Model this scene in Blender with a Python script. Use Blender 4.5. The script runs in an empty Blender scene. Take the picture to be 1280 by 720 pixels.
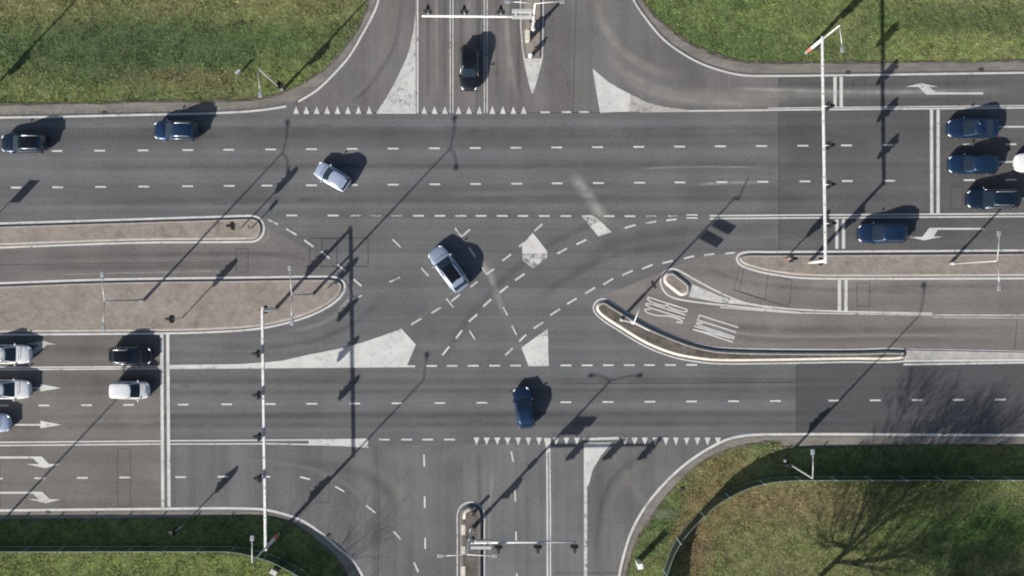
import bpy, bmesh, math, random
import numpy as np
from mathutils import Vector, Matrix
random.seed(7); rng = np.random.default_rng(11)
sc = bpy.context.scene
R = math.radians
# ------------------------------------------------------------------ camera, sky, sun, exposure
S = 13.5            # photograph pixels per metre on the road surface
HC = 103.0          # height the drone hovers at
cam_d = bpy.data.cameras.new('camera'); cam = bpy.data.objects.new('camera', cam_d)
sc.collection.objects.link(cam); sc.camera = cam
cam.location = (0, 0, HC); cam.rotation_euler = (0, 0, 0)
cam_d.sensor_width = 36; cam_d.lens = 36 * HC / (1280 / S); cam_d.clip_start = 1; cam_d.clip_end = 3000
SUN_EL = R(28.3); SH = Vector((0.684, 0.729)).normalized()     # shadows run along SH
w = bpy.data.worlds.new('World'); sc.world = w; w.use_nodes = True
nt = w.node_tree; bg = nt.nodes['Background']
sky = nt.nodes.new('ShaderNodeTexSky'); sky.sky_type = 'NISHITA'; sky.sun_disc = False
sky.sun_elevation = SUN_EL; sky.sun_rotation = math.atan2(-SH.x, -SH.y); sky.air_density = 1.0; sky.dust_density = 1.5
nt.links.new(sky.outputs[0], bg.inputs[0]); bg.inputs[1].default_value = 0.062
sd = bpy.data.lights.new('sun', 'SUN'); sd.energy = 4.4; sd.angle = R(0.55); sd.color = (1, 0.945, 0.87)
so = bpy.data.objects.new('sun', sd); sc.collection.objects.link(so)
d = Vector((SH.x * math.cos(SUN_EL), SH.y * math.cos(SUN_EL), -math.sin(SUN_EL)))
so.rotation_euler = d.to_track_quat('-Z', 'Y').to_euler(); so.location = (-60, -60, 60)
vs = sc.view_settings; vs.view_transform = 'Standard'; vs.look = 'None'; vs.gamma = 1; vs.exposure = 0.74
vs.use_curve_mapping = False
sc.cycles.filter_width = 2.0

# ------------------------------------------------------------------ helpers
def P(x, y, z=0.0): return Vector(((x - 640) / S, (360 - y) / S, z))
def link(o, parent=None):
    sc.collection.objects.link(o)
    if parent is not None: o.parent = parent
    return o
def tag(o, label=None, cat=None, group=None, kind=None):
    if label: o['label'] = label
    if cat: o['category'] = cat
    if group: o['group'] = group
    if kind: o['kind'] = kind
    return o
def empty(name, loc=(0, 0, 0), rz=0, label=None, cat=None, group=None, kind=None):
    o = bpy.data.objects.new(name, None); link(o); o.location = loc; o.rotation_euler = (0, 0, rz)
    return tag(o, label, cat, group, kind)
class MB:
    def __init__(s): s.v = []; s.f = []; s.sm = []
    def add(s, vs, fs, smooth=False):
        b = len(s.v); s.v += [tuple(v) for v in vs]; s.f += [tuple(i + b for i in f) for f in fs]; s.sm += [smooth] * len(fs)
        return s
    def box(s, c, d, rz=0, taper=1.0):
        c = Vector(c); m = Matrix.Rotation(rz, 3, 'Z'); vs = []
        for z, k in ((-1, 1), (1, taper)):
            for x, y in ((-1, -1), (1, -1), (1, 1), (-1, 1)):
                vs.append(c + m @ Vector((x * d[0] / 2 * k, y * d[1] / 2 * k, z * d[2] / 2)))
        return s.add(vs, [(3, 2, 1, 0), (4, 5, 6, 7), (0, 1, 5, 4), (1, 2, 6, 5), (2, 3, 7, 6), (3, 0, 4, 7)])
    def tube(s, pts, rad, n=10, caps=True):
        pts = [Vector(p) for p in pts]
        if not hasattr(rad, '__len__'): rad = [rad] * len(pts)
        vs = []; fs = []; up = None
        for i, p in enumerate(pts):
            t = (pts[min(i + 1, len(pts) - 1)] - pts[max(i - 1, 0)]).normalized()
            if up is None: up = Vector((0, 0, 1)) if abs(t.z) < .9 else Vector((1, 0, 0))
            a = t.cross(up).normalized(); b = a.cross(t).normalized(); up = b
            for k in range(n):
                q = 2 * math.pi * k / n; vs.append(p + (a * math.cos(q) + b * math.sin(q)) * rad[i])
        for i in range(len(pts) - 1):
            for k in range(n):
                k2 = (k + 1) % n; fs.append((i * n + k, i * n + k2, (i + 1) * n + k2, (i + 1) * n + k))
        s.add(vs, fs, True)
        if caps:
            b = len(s.v) - len(vs)
            s.f += [tuple(b + k for k in range(n))[::-1], tuple(b + (len(pts) - 1) * n + k for k in range(n))]; s.sm += [False, False]
        return s
    def ellipsoid(s, c, r, rz=0, n=10, m=6):
        c = Vector(c); M = Matrix.Rotation(rz, 3, 'Z'); vs = []; fs = []
        for i in range(m + 1):
            a = math.pi * i / m - math.pi / 2
            for k in range(n):
                q = 2 * math.pi * k / n
                vs.append(c + M @ Vector((r[0] * math.cos(a) * math.cos(q), r[1] * math.cos(a) * math.sin(q), r[2] * math.sin(a))))
        for i in range(m):
            for k in range(n): fs.append((i * n + k, i * n + (k + 1) % n, (i + 1) * n + (k + 1) % n, (i + 1) * n + k))
        return s.add(vs, fs, True)
    def build(s, name, mat, parent=None, bevel=0, subsurf=0):
        me = bpy.data.meshes.new(name); me.from_pydata(s.v, [], s.f); me.update()
        me.polygons.foreach_set('use_smooth', s.sm)
        me.materials.append(mat); o = bpy.data.objects.new(name, me); link(o, parent)
        if bevel:
            b = o.modifiers.new('bevel', 'BEVEL'); b.width = bevel; b.segments = 2; b.limit_method = 'ANGLE'
        if subsurf:
            b = o.modifiers.new('sub', 'SUBSURF'); b.levels = subsurf; b.render_levels = subsurf
        return o
def crom(pts, n=6, closed=False):
    out = []; m = len(pts)
    rngk = range(m) if closed else range(m - 1)
    for i in rngk:
        if closed: p0, p1, p2, p3 = pts[i - 1], pts[i], pts[(i + 1) % m], pts[(i + 2) % m]
        else: p0, p1, p2, p3 = pts[max(i - 1, 0)], pts[i], pts[i + 1], pts[min(i + 2, m - 1)]
        d1 = math.dist(p1, p2)
        m1 = [(p2[k] - p0[k]) for k in (0, 1)]; m2 = [(p3[k] - p1[k]) for k in (0, 1)]
        a = math.dist(p0, p2) or 1; b = math.dist(p1, p3) or 1
        m1 = [q / a * d1 for q in m1]; m2 = [q / b * d1 for q in m2]
        for j in range(n):
            t = j / n; h1 = 2*t**3 - 3*t*t + 1; h2 = t**3 - 2*t*t + t; h3 = -2*t**3 + 3*t*t; h4 = t**3 - t*t
            out.append(tuple(h1*p1[k] + h2*m1[k] + h3*p2[k] + h4*m2[k] for k in (0, 1)))
    if not closed: out.append(tuple(pts[-1]))
    return out
def normals(pts, closed=False):
    n = len(pts); out = []
    for i in range(n):
        if closed: a, b = pts[i - 1], pts[(i + 1) % n]
        else: a, b = pts[max(i - 1, 0)], pts[min(i + 1, n - 1)]
        dx, dy = b[0] - a[0], b[1] - a[1]; l = math.hypot(dx, dy) or 1
        out.append((-dy / l, dx / l))
    return out
def offset(pts, d, closed=False):
    return [(p[0] + q[0] * d, p[1] + q[1] * d) for p, q in zip(pts, normals(pts, closed))]
def poly(mb, pts, z, sub=False):
    vs = [P(x, y, z) for x, y in pts]
    area = sum(vs[i].x * vs[(i+1) % len(vs)].y - vs[(i+1) % len(vs)].x * vs[i].y for i in range(len(vs)))
    idx = list(range(len(vs)))
    if area < 0: idx.reverse()
    return mb.add(vs, [tuple(idx)])
def ribbon(mb, pts, wd, z, closed=False):
    """flat strip along pts (pixels), wd in pixels or list"""
    if not hasattr(wd, '__len__'): wd = [wd] * len(pts)
    nn = normals(pts, closed); vs = []
    for p, q, k in zip(pts, nn, wd):
        vs += [P(p[0] + q[0] * k / 2, p[1] + q[1] * k / 2, z), P(p[0] - q[0] * k / 2, p[1] - q[1] * k / 2, z)]
    n = len(pts); fs = []
    for i in range(n if closed else n - 1):
        j = (i + 1) % n; fs.append((2*i, 2*j, 2*j+1, 2*i+1))
    return mb.add(vs, fs)
def interp0(tab, x):
    for (a, u), (b, v) in zip(tab, tab[1:]):
        if x <= b: return u + (v-u)*max(0, (x-a)/(b-a))
    return tab[-1][1]
def up_fix(mb):
    out = []
    for f in mb.f:
        a = sum((mb.v[f[i]][0] * mb.v[f[(i+1) % len(f)]][1] - mb.v[f[(i+1) % len(f)]][0] * mb.v[f[i]][1]) for i in range(len(f)))
        out.append(f if a >= 0 else f[::-1])
    mb.f = out; return mb

# ------------------------------------------------------------------ materials
class NT:
    def __init__(s, name):
        s.m = bpy.data.materials.new(name); s.m.use_nodes = True; s.t = s.m.node_tree; s.b = s.t.nodes['Principled BSDF']
    def n(s, typ, **kw):
        x = s.t.nodes.new(typ)
        for k, v in kw.items(): setattr(x, k, v)
        return x
    def l(s, a, b): s.t.links.new(a, b)
    def pos(s): return s.n('ShaderNodeNewGeometry').outputs['Position']
    def noise(s, scale, detail=4, rough=.6, vec=None, stretch=None, rot=0, off=(0, 0, 0)):
        v = vec if vec is not None else s.pos()
        if stretch or rot or off != (0, 0, 0):
            m = s.n('ShaderNodeMapping'); m.inputs['Scale'].default_value = stretch or (1, 1, 1); m.inputs['Rotation'].default_value = (0, 0, rot)
            m.inputs['Location'].default_value = off
            s.l(v, m.inputs[0]); v = m.outputs[0]
        t = s.n('ShaderNodeTexNoise'); t.inputs['Scale'].default_value = scale; t.inputs['Detail'].default_value = detail
        t.inputs['Roughness'].default_value = rough; s.l(v, t.inputs['Vector']); return t.outputs['Fac']
    def rng(s, a, lo, hi, to0, to1, clamp=True):
        m = s.n('ShaderNodeMapRange'); m.clamp = clamp; m.interpolation_type = 'SMOOTHSTEP' if clamp else 'LINEAR'
        for i, v in enumerate((lo, hi, to0, to1)): m.inputs[i + 1].default_value = v
        s.l(a, m.inputs[0]); return m.outputs[0]
    def math(s, op, a, b=None):
        m = s.n('ShaderNodeMath', operation=op)
        for i, q in enumerate((a, b)):
            if q is None: continue
            if isinstance(q, (int, float)): m.inputs[i].default_value = q
            else: s.l(q, m.inputs[i])
        return m.outputs[0]
    def mix(s, f, a, b, typ='MIX'):
        m = s.n('ShaderNodeMix', data_type='RGBA', blend_type=typ)
        for i, q in ((0, f), (6, a), (7, b)):
            if isinstance(q, (int, float)): m.inputs[i].default_value = q
            elif isinstance(q, tuple): m.inputs[i].default_value = (*q, 1) if len(q) == 3 else q
            else: s.l(q, m.inputs[i])
        return m.outputs[2]
    def mul(s, col, fac):
        """colour times scalar"""
        v = s.n('ShaderNodeVectorMath', operation='SCALE')
        if isinstance(col, tuple): v.inputs[0].default_value = col
        else: s.l(col, v.inputs[0])
        s.l(fac, v.inputs['Scale']); return v.outputs[0]
    def bump(s, h, strength, dist):
        b = s.n('ShaderNodeBump'); b.inputs['Strength'].default_value = strength; b.inputs['Distance'].default_value = dist
        s.l(h, b.inputs['Height']); s.l(b.outputs[0], s.b.inputs['Normal'])
    def set(s, col=None, rough=.8, metal=0, **kw):
        if col is not None:
            if isinstance(col, tuple): s.b.inputs['Base Color'].default_value = (*col, 1)
            else: s.l(col, s.b.inputs['Base Color'])
        if isinstance(rough, (int, float)): s.b.inputs['Roughness'].default_value = rough
        else: s.l(rough, s.b.inputs['Roughness'])
        s.b.inputs['Metallic'].default_value = metal
        for k, v in kw.items(): s.b.inputs[k].default_value = v
        return s.m
def asphalt(name, col, direction='x', streak=.16, blotch=.16, grain=.35, off=(0, 0, 0), stain=.25):
    t = NT(name)
    g = t.rng(t.noise(26, 2, .7), .25, .75, 1 - grain, 1 + grain)
    g2 = t.rng(t.noise(5, 3, .6), .3, .7, 1 - grain * .35, 1 + grain * .35)
    b = t.rng(t.noise(.16, 5, .6, off=off), .3, .7, 1 - blotch, 1 + blotch)
    st = (.012, 1.0, 1) if direction == 'x' else (1.0, .012, 1) if direction == 'y' else (.3, .3, 1)
    k = t.rng(t.noise(.62, 3, .55, stretch=st, off=off), .3, .7, 1 - streak, 1 + streak)
    k2 = t.rng(t.noise(3.0, 2, .5, stretch=st, off=off), .3, .7, 1 - streak * .25, 1 + streak * .25)
    sp = t.rng(t.noise(.5, 6, .7, off=(31, 7, 0)), .62, .78, 1, 1 - stain)
    f = t.math('MULTIPLY', t.math('MULTIPLY', g, g2), t.math('MULTIPLY', b, t.math('MULTIPLY', k, t.math('MULTIPLY', k2, sp))))
    c = t.mix(t.rng(t.noise(.09, 3, .6, off=(5, 50, 0)), .35, .65, 0, 1), col, (col[0] * 1.03, col[1] * 1.0, col[2] * .97))
    t.bump(t.noise(30, 2, .7), .5, .01)
    return t.set(t.mul(c, f), .88)
def paint(name, col=(.51, .505, .49), wear=.5, under=(.12, .12, .118)):
    t = NT(name)
    n = t.math('ADD', t.math('MULTIPLY', t.noise(2.2, 6, .75), .6), t.math('MULTIPLY', t.noise(14, 3, .7, off=(9, 3, 0)), .4))
    patchy = t.rng(t.noise(.35, 4, .6, off=(21, 13, 0)), .45, .7, 0, .07)
    f = t.rng(t.math('SUBTRACT', n, patchy), .30 + wear * .12, .42 + wear * .14, 0, 1)
    dirt = t.rng(t.noise(.8, 5, .7, off=(3, 9, 1)), .3, .7, .86, 1.06)
    return t.set(t.mix(f, under, t.mul(col, dirt)), .75)
def plain(name, col, rough=.6, metal=0, var=.12, scale=3, **kw):
    t = NT(name); tc = t.n('ShaderNodeTexCoord').outputs['Object']
    f = t.rng(t.noise(scale, 4, .6, vec=tc), .3, .7, 1 - var, 1 + var)
    return t.set(t.mul(col, f), rough, metal, **kw)
M = {}
M['asph'] = asphalt('asphalt_grey', (.099, .103, .108), 'x', streak=.17, blotch=.12)
M['asph_n'] = asphalt('asphalt_warm_north', (.116, .112, .112), 'y', streak=.13)
M['asph_s'] = asphalt('asphalt_south', (.102, .105, .107), 'y', streak=.16, off=(17, 3, 0))
M['asph_sw'] = asphalt('asphalt_brownish', (.118, .112, .107), 'x', streak=.12, off=(3, 17, 0))
M['asph_w'] = asphalt('asphalt_west_lane', (.120, .114, .112), 'x', streak=.12, off=(3, 27, 0))
M['asph_e'] = asphalt('asphalt_dark_east', (.078, .080, .082), 'x', streak=.12, off=(7, 5, 0))
M['asph_se'] = asphalt('asphalt_dark_new', (.060, .063, .068), 'x', streak=.1, off=(2, 8, 0), blotch=.08)
M['asph_bus'] = asphalt('asphalt_bus_lane', (.148, .139, .133), 'x', streak=.12, off=(11, 4, 0))
M['paint'] = paint('road_paint', wear=.25); M['paint_worn'] = paint('road_paint_worn', wear=.95, col=(.50, .495, .48))
M['paint_thin'] = paint('road_paint_thin', wear=.45, col=(.48, .475, .46))
M['paint_dirty'] = paint('road_paint_dirty', wear=.3, col=(.38, .365, .34))
def paving():
    t = NT('island_paving'); v = t.pos()
    br = t.n('ShaderNodeTexBrick'); t.l(v, br.inputs['Vector']); br.inputs['Scale'].default_value = 1.6
    br.inputs['Color1'].default_value = (1, 1, 1, 1); br.inputs['Color2'].default_value = (.82, .82, .82, 1); br.inputs['Mortar'].default_value = (.5, .5, .48, 1)
    br.inputs['Mortar Size'].default_value = .02
    c = t.mix(t.rng(t.noise(.35, 5, .65), .35, .65, 0, 1), (.245, .215, .185), (.285, .25, .225))
    c = t.mix(1.0, c, br.outputs[0], 'MULTIPLY')
    f = t.math('MULTIPLY', t.rng(t.noise(1.3, 6, .7), .3, .7, .85, 1.1), t.rng(t.noise(.45, 5, .7, off=(8, 3, 0)), .52, .72, 1.03, .70))
    moss = t.rng(t.noise(.8, 6, .8, off=(1, 33, 0)), .62, .75, 0, .5)
    return t.set(t.mul(t.mix(moss, c, (.15, .15, .08)), f), .9)
M['paving'] = paving()
def soil():
    t = NT('island_dirt')
    c = t.mix(t.rng(t.noise(1.1, 6, .7), .35, .65, 0, 1), (.06, .052, .045), (.13, .112, .098))
    return t.set(c, .95)
M['soil'] = soil()
def concrete(name, col, seam=None):
    t = NT(name); f = t.math('MULTIPLY', t.rng(t.noise(1.4, 6, .7), .3, .7, .82, 1.12), t.rng(t.noise(9, 3, .7), .3, .7, .9, 1.1))
    return t.set(t.mul(col, f), .85)
M['kerb'] = concrete('kerb_concrete', (.40, .385, .36)); M['kerb_pale'] = concrete('kerb_pale', (.50, .465, .41))
M['kerb_flat'] = concrete('kerb_flat', (.30, .275, .25)); M['slab'] = concrete('pale_slab', (.36, .35, .33)); M['kerb_dark'] = concrete('kerb_dark', (.15, .14, .13))
def verge():
    t = NT('verge_gravel')
    c = t.mix(t.rng(t.noise(.9, 6, .75, stretch=(.35, 1, 1)), .35, .65, 0, 1), (.125, .116, .104), (.195, .182, .163))
    c = t.mix(t.rng(t.noise(.7, 6, .8, stretch=(.12, 1.3, 1), off=(4, 4, 0)), .58, .7, 0, .65), c, (.10, .09, .075))
    c = t.mix(t.rng(t.noise(2.5, 5, .8, off=(14, 4, 0)), .62, .72, 0, .5), c, (.08, .10, .045))
    return t.set(t.mul(c, t.rng(t.noise(18, 2, .7), .3, .7, .75, 1.25)), .95)
M['verge'] = verge()
def grass_col(t, k=1.0):
    wob = t.math('MULTIPLY', t.math('SUBTRACT', t.noise(.11, 8, .72, off=(11, 2, 0)), .5), 3.2)
    sx = t.n('ShaderNodeSeparateXYZ'); t.l(t.pos(), sx.inputs[0])
    def blob(cx, cy, rx, ry):
        c = P(cx, cy); a = t.math('DIVIDE', t.math('SUBTRACT', sx.outputs[0], c.x), rx/S); b = t.math('DIVIDE', t.math('SUBTRACT', sx.outputs[1], c.y), ry/S)
        d = t.math('ADD', t.math('SQRT', t.math('ADD', t.math('MULTIPLY', a, a), t.math('MULTIPLY', b, b))), wob); return t.rng(d, .25, 1.45, 1, 0)
    dry = t.rng(t.math('ADD', t.math('MULTIPLY', t.noise(.05, 5, .6, off=(2.3, 1.2, 0)), .55), t.math('MULTIPLY', t.noise(.9, 4, .7), .45)), .42, .62, 0, 1)
    g = t.mix(t.rng(t.noise(.13, 5, .7, off=(40, 4, 0), stretch=(.6, 1, 1)), .38, .62, 0, 1), (.086*k, .132*k, .042*k), (.150*k, .192*k, .058*k))
    c = t.mix(t.math('MULTIPLY', dry, .6), g, (.185*k, .165*k, .085*k))
    for (q, col, st) in (((190, 58, 330, 40), (.058*k, .098*k, .038*k), .75), ((1230, 22, 160, 20), (.055*k, .092*k, .030*k), .7), ((60, 0, 260, 26), (.19*k, .18*k, .08*k), .55), ((330, 5, 130, 26), (.19*k, .18*k, .08*k), .55),
                         ((230, 98, 90, 14), (.19*k, .16*k, .08*k), .5), ((900, 620, 60, 60), (.20*k, .135*k, .07*k), .55), ((1000, 625, 90, 28), (.215*k, .17*k, .09*k), .7), ((1240, 662, 110, 26), (.09*k, .17*k, .04*k), .7),
                         ((1000, 690, 160, 40), (.17*k, .165*k, .07*k), .3), ((130, 708, 260, 22), (.155*k, .20*k, .055*k), .7), ((862, 690, 26, 50), (.20*k, .13*k, .08*k), .6)):
        c = t.mix(t.math('MULTIPLY', blob(*q), st), c, col)
    c = t.mix(t.rng(t.noise(.5, 6, .8, off=(70, 9, 0)), .6, .72, 0, .6), c, (.15*k, .10*k, .05*k))
    c = t.mul(c, t.rng(t.noise(.8, 7, .75, off=(16, 6, 0)), .3, .7, .70, 1.25))
    return t.mul(c, t.rng(t.noise(2.5, 5, .8, off=(6, 6, 0)), .3, .7, .66, 1.30))
def grassm():
    t = NT('grass_ground'); c = grass_col(t, 1.05); t.bump(t.noise(3.5, 6, .8), 1.0, .16); return t.set(c, .95)
def blades():
    t = NT('grass_blades'); c = grass_col(t, 1.55)
    oi = t.rng(t.noise(11, 1, .5), .3, .7, .8, 1.25)
    return t.set(t.mul(c, oi), .8)
M['grass'] = grassm(); M['blades'] = blades()
M['white_metal'] = plain('white_painted_steel', (.66, .66, .65), .5, 0, .14)
M['galv'] = plain('galvanised_steel', (.46, .47, .47), .5, .25, .08); M['lamp'] = plain('lamp_housing', (.27, .29, .31), .4, .2, .05)
M['black'] = plain('black_plastic', (.014, .014, .015), .55); M['red'] = plain('red_band', (.50, .05, .035), .5)
M['tyre'] = plain('tyre_rubber', (.02, .02, .02), .85); M['rim'] = plain('wheel_rim', (.42, .42, .43), .35, .8)
M['sign_back'] = plain('sign_back', (.34, .36, .38), .5, .2, .06); M['blue'] = plain('sign_blue', (.02, .08, .36), .45)
M['cream'] = plain('cabinet_cream', (.50, .48, .40), .6); M['cab_grey'] = plain('cabinet_grey_green', (.20, .22, .21), .6)
M['teal'] = plain('post_teal_steel', (.30, .42, .42), .5, .1, .08)
M['loop'] = plain('sealant', (.034, .033, .033), .7, 0, .2)
M['bark'] = plain('bark', (.11, .09, .07), .95, 0, .3, 6)
def lens(name, c, e=0):
    t = NT(name); m = t.set(c, .3); 
    if e: t.b.inputs['Emission Color'].default_value = (*c, 1); t.b.inputs['Emission Strength'].default_value = e
    return m
M['l_red'] = lens('lens_red', (.8, .03, .02), 1.5); M['l_amb'] = lens('lens_amber', (.12, .06, .01)); M['l_grn'] = lens('lens_green', (.01, .08, .05))
def panel():
    t = NT('green_tinted_panel')
    tr = t.n('ShaderNodeBsdfTransparent'); tr.inputs[0].default_value = (.62, .78, .72, 1)
    mx = t.n('ShaderNodeMixShader'); mx.inputs[0].default_value = .64
    t.set((.035, .055, .05), .35); t.l(tr.outputs[0], mx.inputs[1]); t.l(t.b.outputs[0], mx.inputs[2])
    t.l(mx.outputs[0], t.t.nodes['Material Output'].inputs[0]); return t.m
M['panel'] = panel()
def wear(name, col, strength, nsc=(.25, .25)):
    """dusty or rubbered track on the asphalt: opacity fades to the sides (UV v) and to the ends (UV u)"""
    t = NT(name); uv = t.n('ShaderNodeTexCoord').outputs['UV']; sp = t.n('ShaderNodeSeparateXYZ'); t.l(uv, sp.inputs[0])
    u, v = sp.outputs[0], sp.outputs[1]
    def bell(a, e): 
        q = t.math('SUBTRACT', 1.0, t.math('ABSOLUTE', t.math('SUBTRACT', t.math('MULTIPLY', a, 2.0), 1.0)))
        return t.rng(q, 0, e, 0, 1)
    a = t.math('MULTIPLY', bell(v, 1.0), bell(u, .5))
    a = t.math('MULTIPLY', a, t.rng(t.noise(.45, 5, .6), .25, .7, .35, 1))
    a = t.math('MULTIPLY', a, t.rng(t.noise(20, 2, .6), .2, .8, .6, 1.2))
    a = t.math('MULTIPLY', a, strength)
    tr = t.n('ShaderNodeBsdfTransparent'); mx = t.n('ShaderNodeMixShader'); t.set(col, .9)
    t.l(a, mx.inputs[0]); t.l(tr.outputs[0], mx.inputs[1]); t.l(t.b.outputs[0], mx.inputs[2])
    t.l(mx.outputs[0], t.t.nodes['Material Output'].inputs[0]); return t.m
M['dust'] = wear('dusty_wear', (.29, .28, .265), .72); M['dust2'] = wear('dusty_wear_strong', (.33, .325, .31), .85)
M['dust3'] = wear('dusty_wear_soft', (.25, .242, .23), .42)
M['rubber'] = wear('rubbered_wear', (.05, .05, .05), .26)

# ------------------------------------------------------------------ the setting: ground, verge, roads
mb = MB(); mb.add([(-700, -700, -.08), (700, -700, -.08), (700, 700, -.08), (-700, 700, -.08)], [(0, 1, 2, 3)])
tag(mb.build('ground', M['grass']), kind='structure')
L_TL = [(-900,154),(0,147),(160,144),(300,140),(358,133),(373,127),(397,112),(417,93),(437,70),(453,43),(467,17),(473,0),(478,-40),(480,-900)]
G_TL = [(-900,139),(0,131.6),(107,130),(200,128),(270,127.5),(320,125),(353,117),(387,100),(417,78),(437,53),(453,27),(463,0),(468,-40),(470,-900)]
L_TR = [(770,-900),(778,-40),(792,0),(807,23),(827,47),(847,63),(873,78),(900,88),(927,94),(960,95),(1040,94.3),(1280,91),(2200,80)]
G_TR = [(783,-900),(790,-40),(803,0),(817,20),(837,37),(857,52),(887,67),(920,77),(960,79.5),(1280,77),(2200,66)]
L_BR = [(2200,544),(1280,544),(960,543),(917,547),(887,560),(857,580),(830,605),(807,633),(790,663),(780,693),(774,720),(768,760),(764,1500)]
G_BR = [(2200,555),(1280,555),(1100,555.5),(980,557),(974,551),(940,554),(907,562),(873,580),(840,610),(817,640),(800,667),(787,697),(782,720),(776,760),(772,1500)]
L_BL = [(470,1500),(466,760),(453,720),(440,700),(423,685),(403,668),(380,652),(353,642),(320,636),(200,636),(0,638),(-900,645)]
G_BL = [(452,1500),(448,760),(435,720),(423,700),(400,677),(373,658),(347,647),(320,643),(200,647),(0,649),(-900,656)]
cTL, cTR, cBR, cBL = [crom(q) for q in (L_TL, L_TR, L_BR, L_BL)]
gTL, gTR, gBR, gBL = [crom(q) for q in (G_TL, G_TR, G_BR, G_BL)]
def jit(pts, a):
    out = []
    for i in range(len(pts) - 1):
        p, q = pts[i], pts[i + 1]; n = max(1, int(math.dist(p, q) / 9)) if -60 < p[0] < 1340 and -60 < p[1] < 780 else 1
        for j in range(n): out.append((p[0] + (q[0]-p[0])*j/n + random.uniform(-a, a), p[1] + (q[1]-p[1])*j/n + random.uniform(-a, a)))
    return out + [pts[-1]]
tag(up_fix(poly(MB(), jit(gTL, .7) + jit(gTR, .7) + jit(gBR, .7) + jit(gBL, .7), -.03)).build('verge', M['verge']), kind='structure')
vg = bpy.data.objects['verge']
for gg in (gTL, gTR, gBR, gBL):
    q = jit(offset(gg, -1.6), .5); ribbon(MB(), q, [max(.2, random.gauss(1.6, 1.1)) for _ in q], -.024).build('soil_edge', M['soil'], vg)
for k in range(40):
    x = -20 + k*9.6; y = interp0([(-20,147.5),(160,144),(300,140),(372,132)], x) - 4.2
    ribbon(MB(), [(x, y-1.9), (x-.3, y+1.9)], .5, -.02).build('kerb_joint', M['loop'], vg)
road = empty('road', kind='structure')
outl = offset(cTL, -3) + offset(cTR, -3) + offset(cBR, -3) + offset(cBL, -3)
poly(MB(), outl, 0).build('asphalt_surface', M['asph'], road)
def patch(name, pts, mat, z): return poly(MB(), pts, z).build(name, mat, road)
patch('northern_approach_surface', [(363,138.8)] + [p for p in offset(cTL, -1.5) if p[0] > 366] + [p for p in offset(cTR, -1.5) if p[0] < 973] + [(973,94.5),(973,137),(790,140),(363,141.5)], M['asph_n'], .004)
patch('eastern_surface', [(973.5,94),(2200,82),(2200,310)] + [(973.5 + random.uniform(-.5,.5), 318-224*k/40) for k in range(40)], M['asph_e'], .005)
patch('southern_approach_surface', [(470,557),(900,551)] + [p for p in offset(cBR, -1.5) if p[0] < 905] + [p for p in offset(cBL, -1.5) if p[0] > 372] + [(320,640),(213,640),(213,558)], M['asph_s'], .004)
patch('south_western_surface', [(-900,412),(204,415),(207,639),(-900,648)], M['asph_sw'], .006)
patch('western_turn_surface', [(-900,306),(160,304.5),(318,303),(338,284),(430,341),(318,350),(0,356),(-900,366)], M['asph_w'], .004)
patch('south_eastern_surface', [(2200,452),(2200,546)] + [(995 + random.uniform(-.5,.5), 545-91*k/18) for k in range(19)], M['asph_se'], .005)
busp = [(752,371),(790,355),(828,340),(870,322),(925,314),(960,330),(2200,345),(2200,446),(1128,446),(900,446),(840,425),(790,400)]
patch('bus_lane_surface', busp, M['asph_bus'], .006)
patch('old_repair_patch', [(372,266),(470,266),(470,291),(372,294)], asphalt('asphalt_patch', (.108, .107, .106), 'x'), .004)
# seams, detector loops
def dark(pts, wd=.9, z=.013, name='detector_loop', closed=False):
    return ribbon(MB(), pts, wd, z, closed).build(name, M['loop'], road)
for q in ([(1066,100),(1081,100),(1081,128),(1066,128)], [(1071,354),(1087,354),(1087,383),(1071,383)], [(295,311),(310,311),(310,340),(295,340)],
          [(147,561),(163,561),(163,596),(147,596)], [(147,599),(163,599),(163,633),(147,633)], [(925,332),(990,351),(986,384),(917,362)], [(930,335),(960,343),(956,375),(924,365)],
          [(387,298),(460,298),(460,333),(387,333)], [(402,298),(421,298),(421,333),(402,333)], [(1188,232),(1203,232),(1203,261),(1188,261)],
          [(395,590),(412,590),(412,628),(395,628)]):
    r = []
    for i in range(4):
        a, b = q[i], q[(i + 1) % 4]; r += [(a[0] + (b[0]-a[0])*k, a[1] + (b[1]-a[1])*k) for k in (0.02, .5, .98)]
    dark(r, .65, closed=True)
for q in ([(973.4,96),(973.6,318)], [(995.3,455),(995,543)], [(1186,95),(1184,135)], [(363,141.8),(780,140.6)], [(1272,390),(1268,440)], [(695,716.5),(773,716)],
          [(470,557),(474,640),(472,720)], [(0,331),(300,327)],
          [(700,480),(995,478)],[(0,576),(0,640)], [(600,0),(596,140)], [(720,0),(716,140)]):
    ribbon(MB(), crom([(x + random.uniform(-.3,.3), y + random.uniform(-.3,.3)) for x, y in q], 5), .55, .0135).build('asphalt_seam', M['loop'], road)
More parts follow.
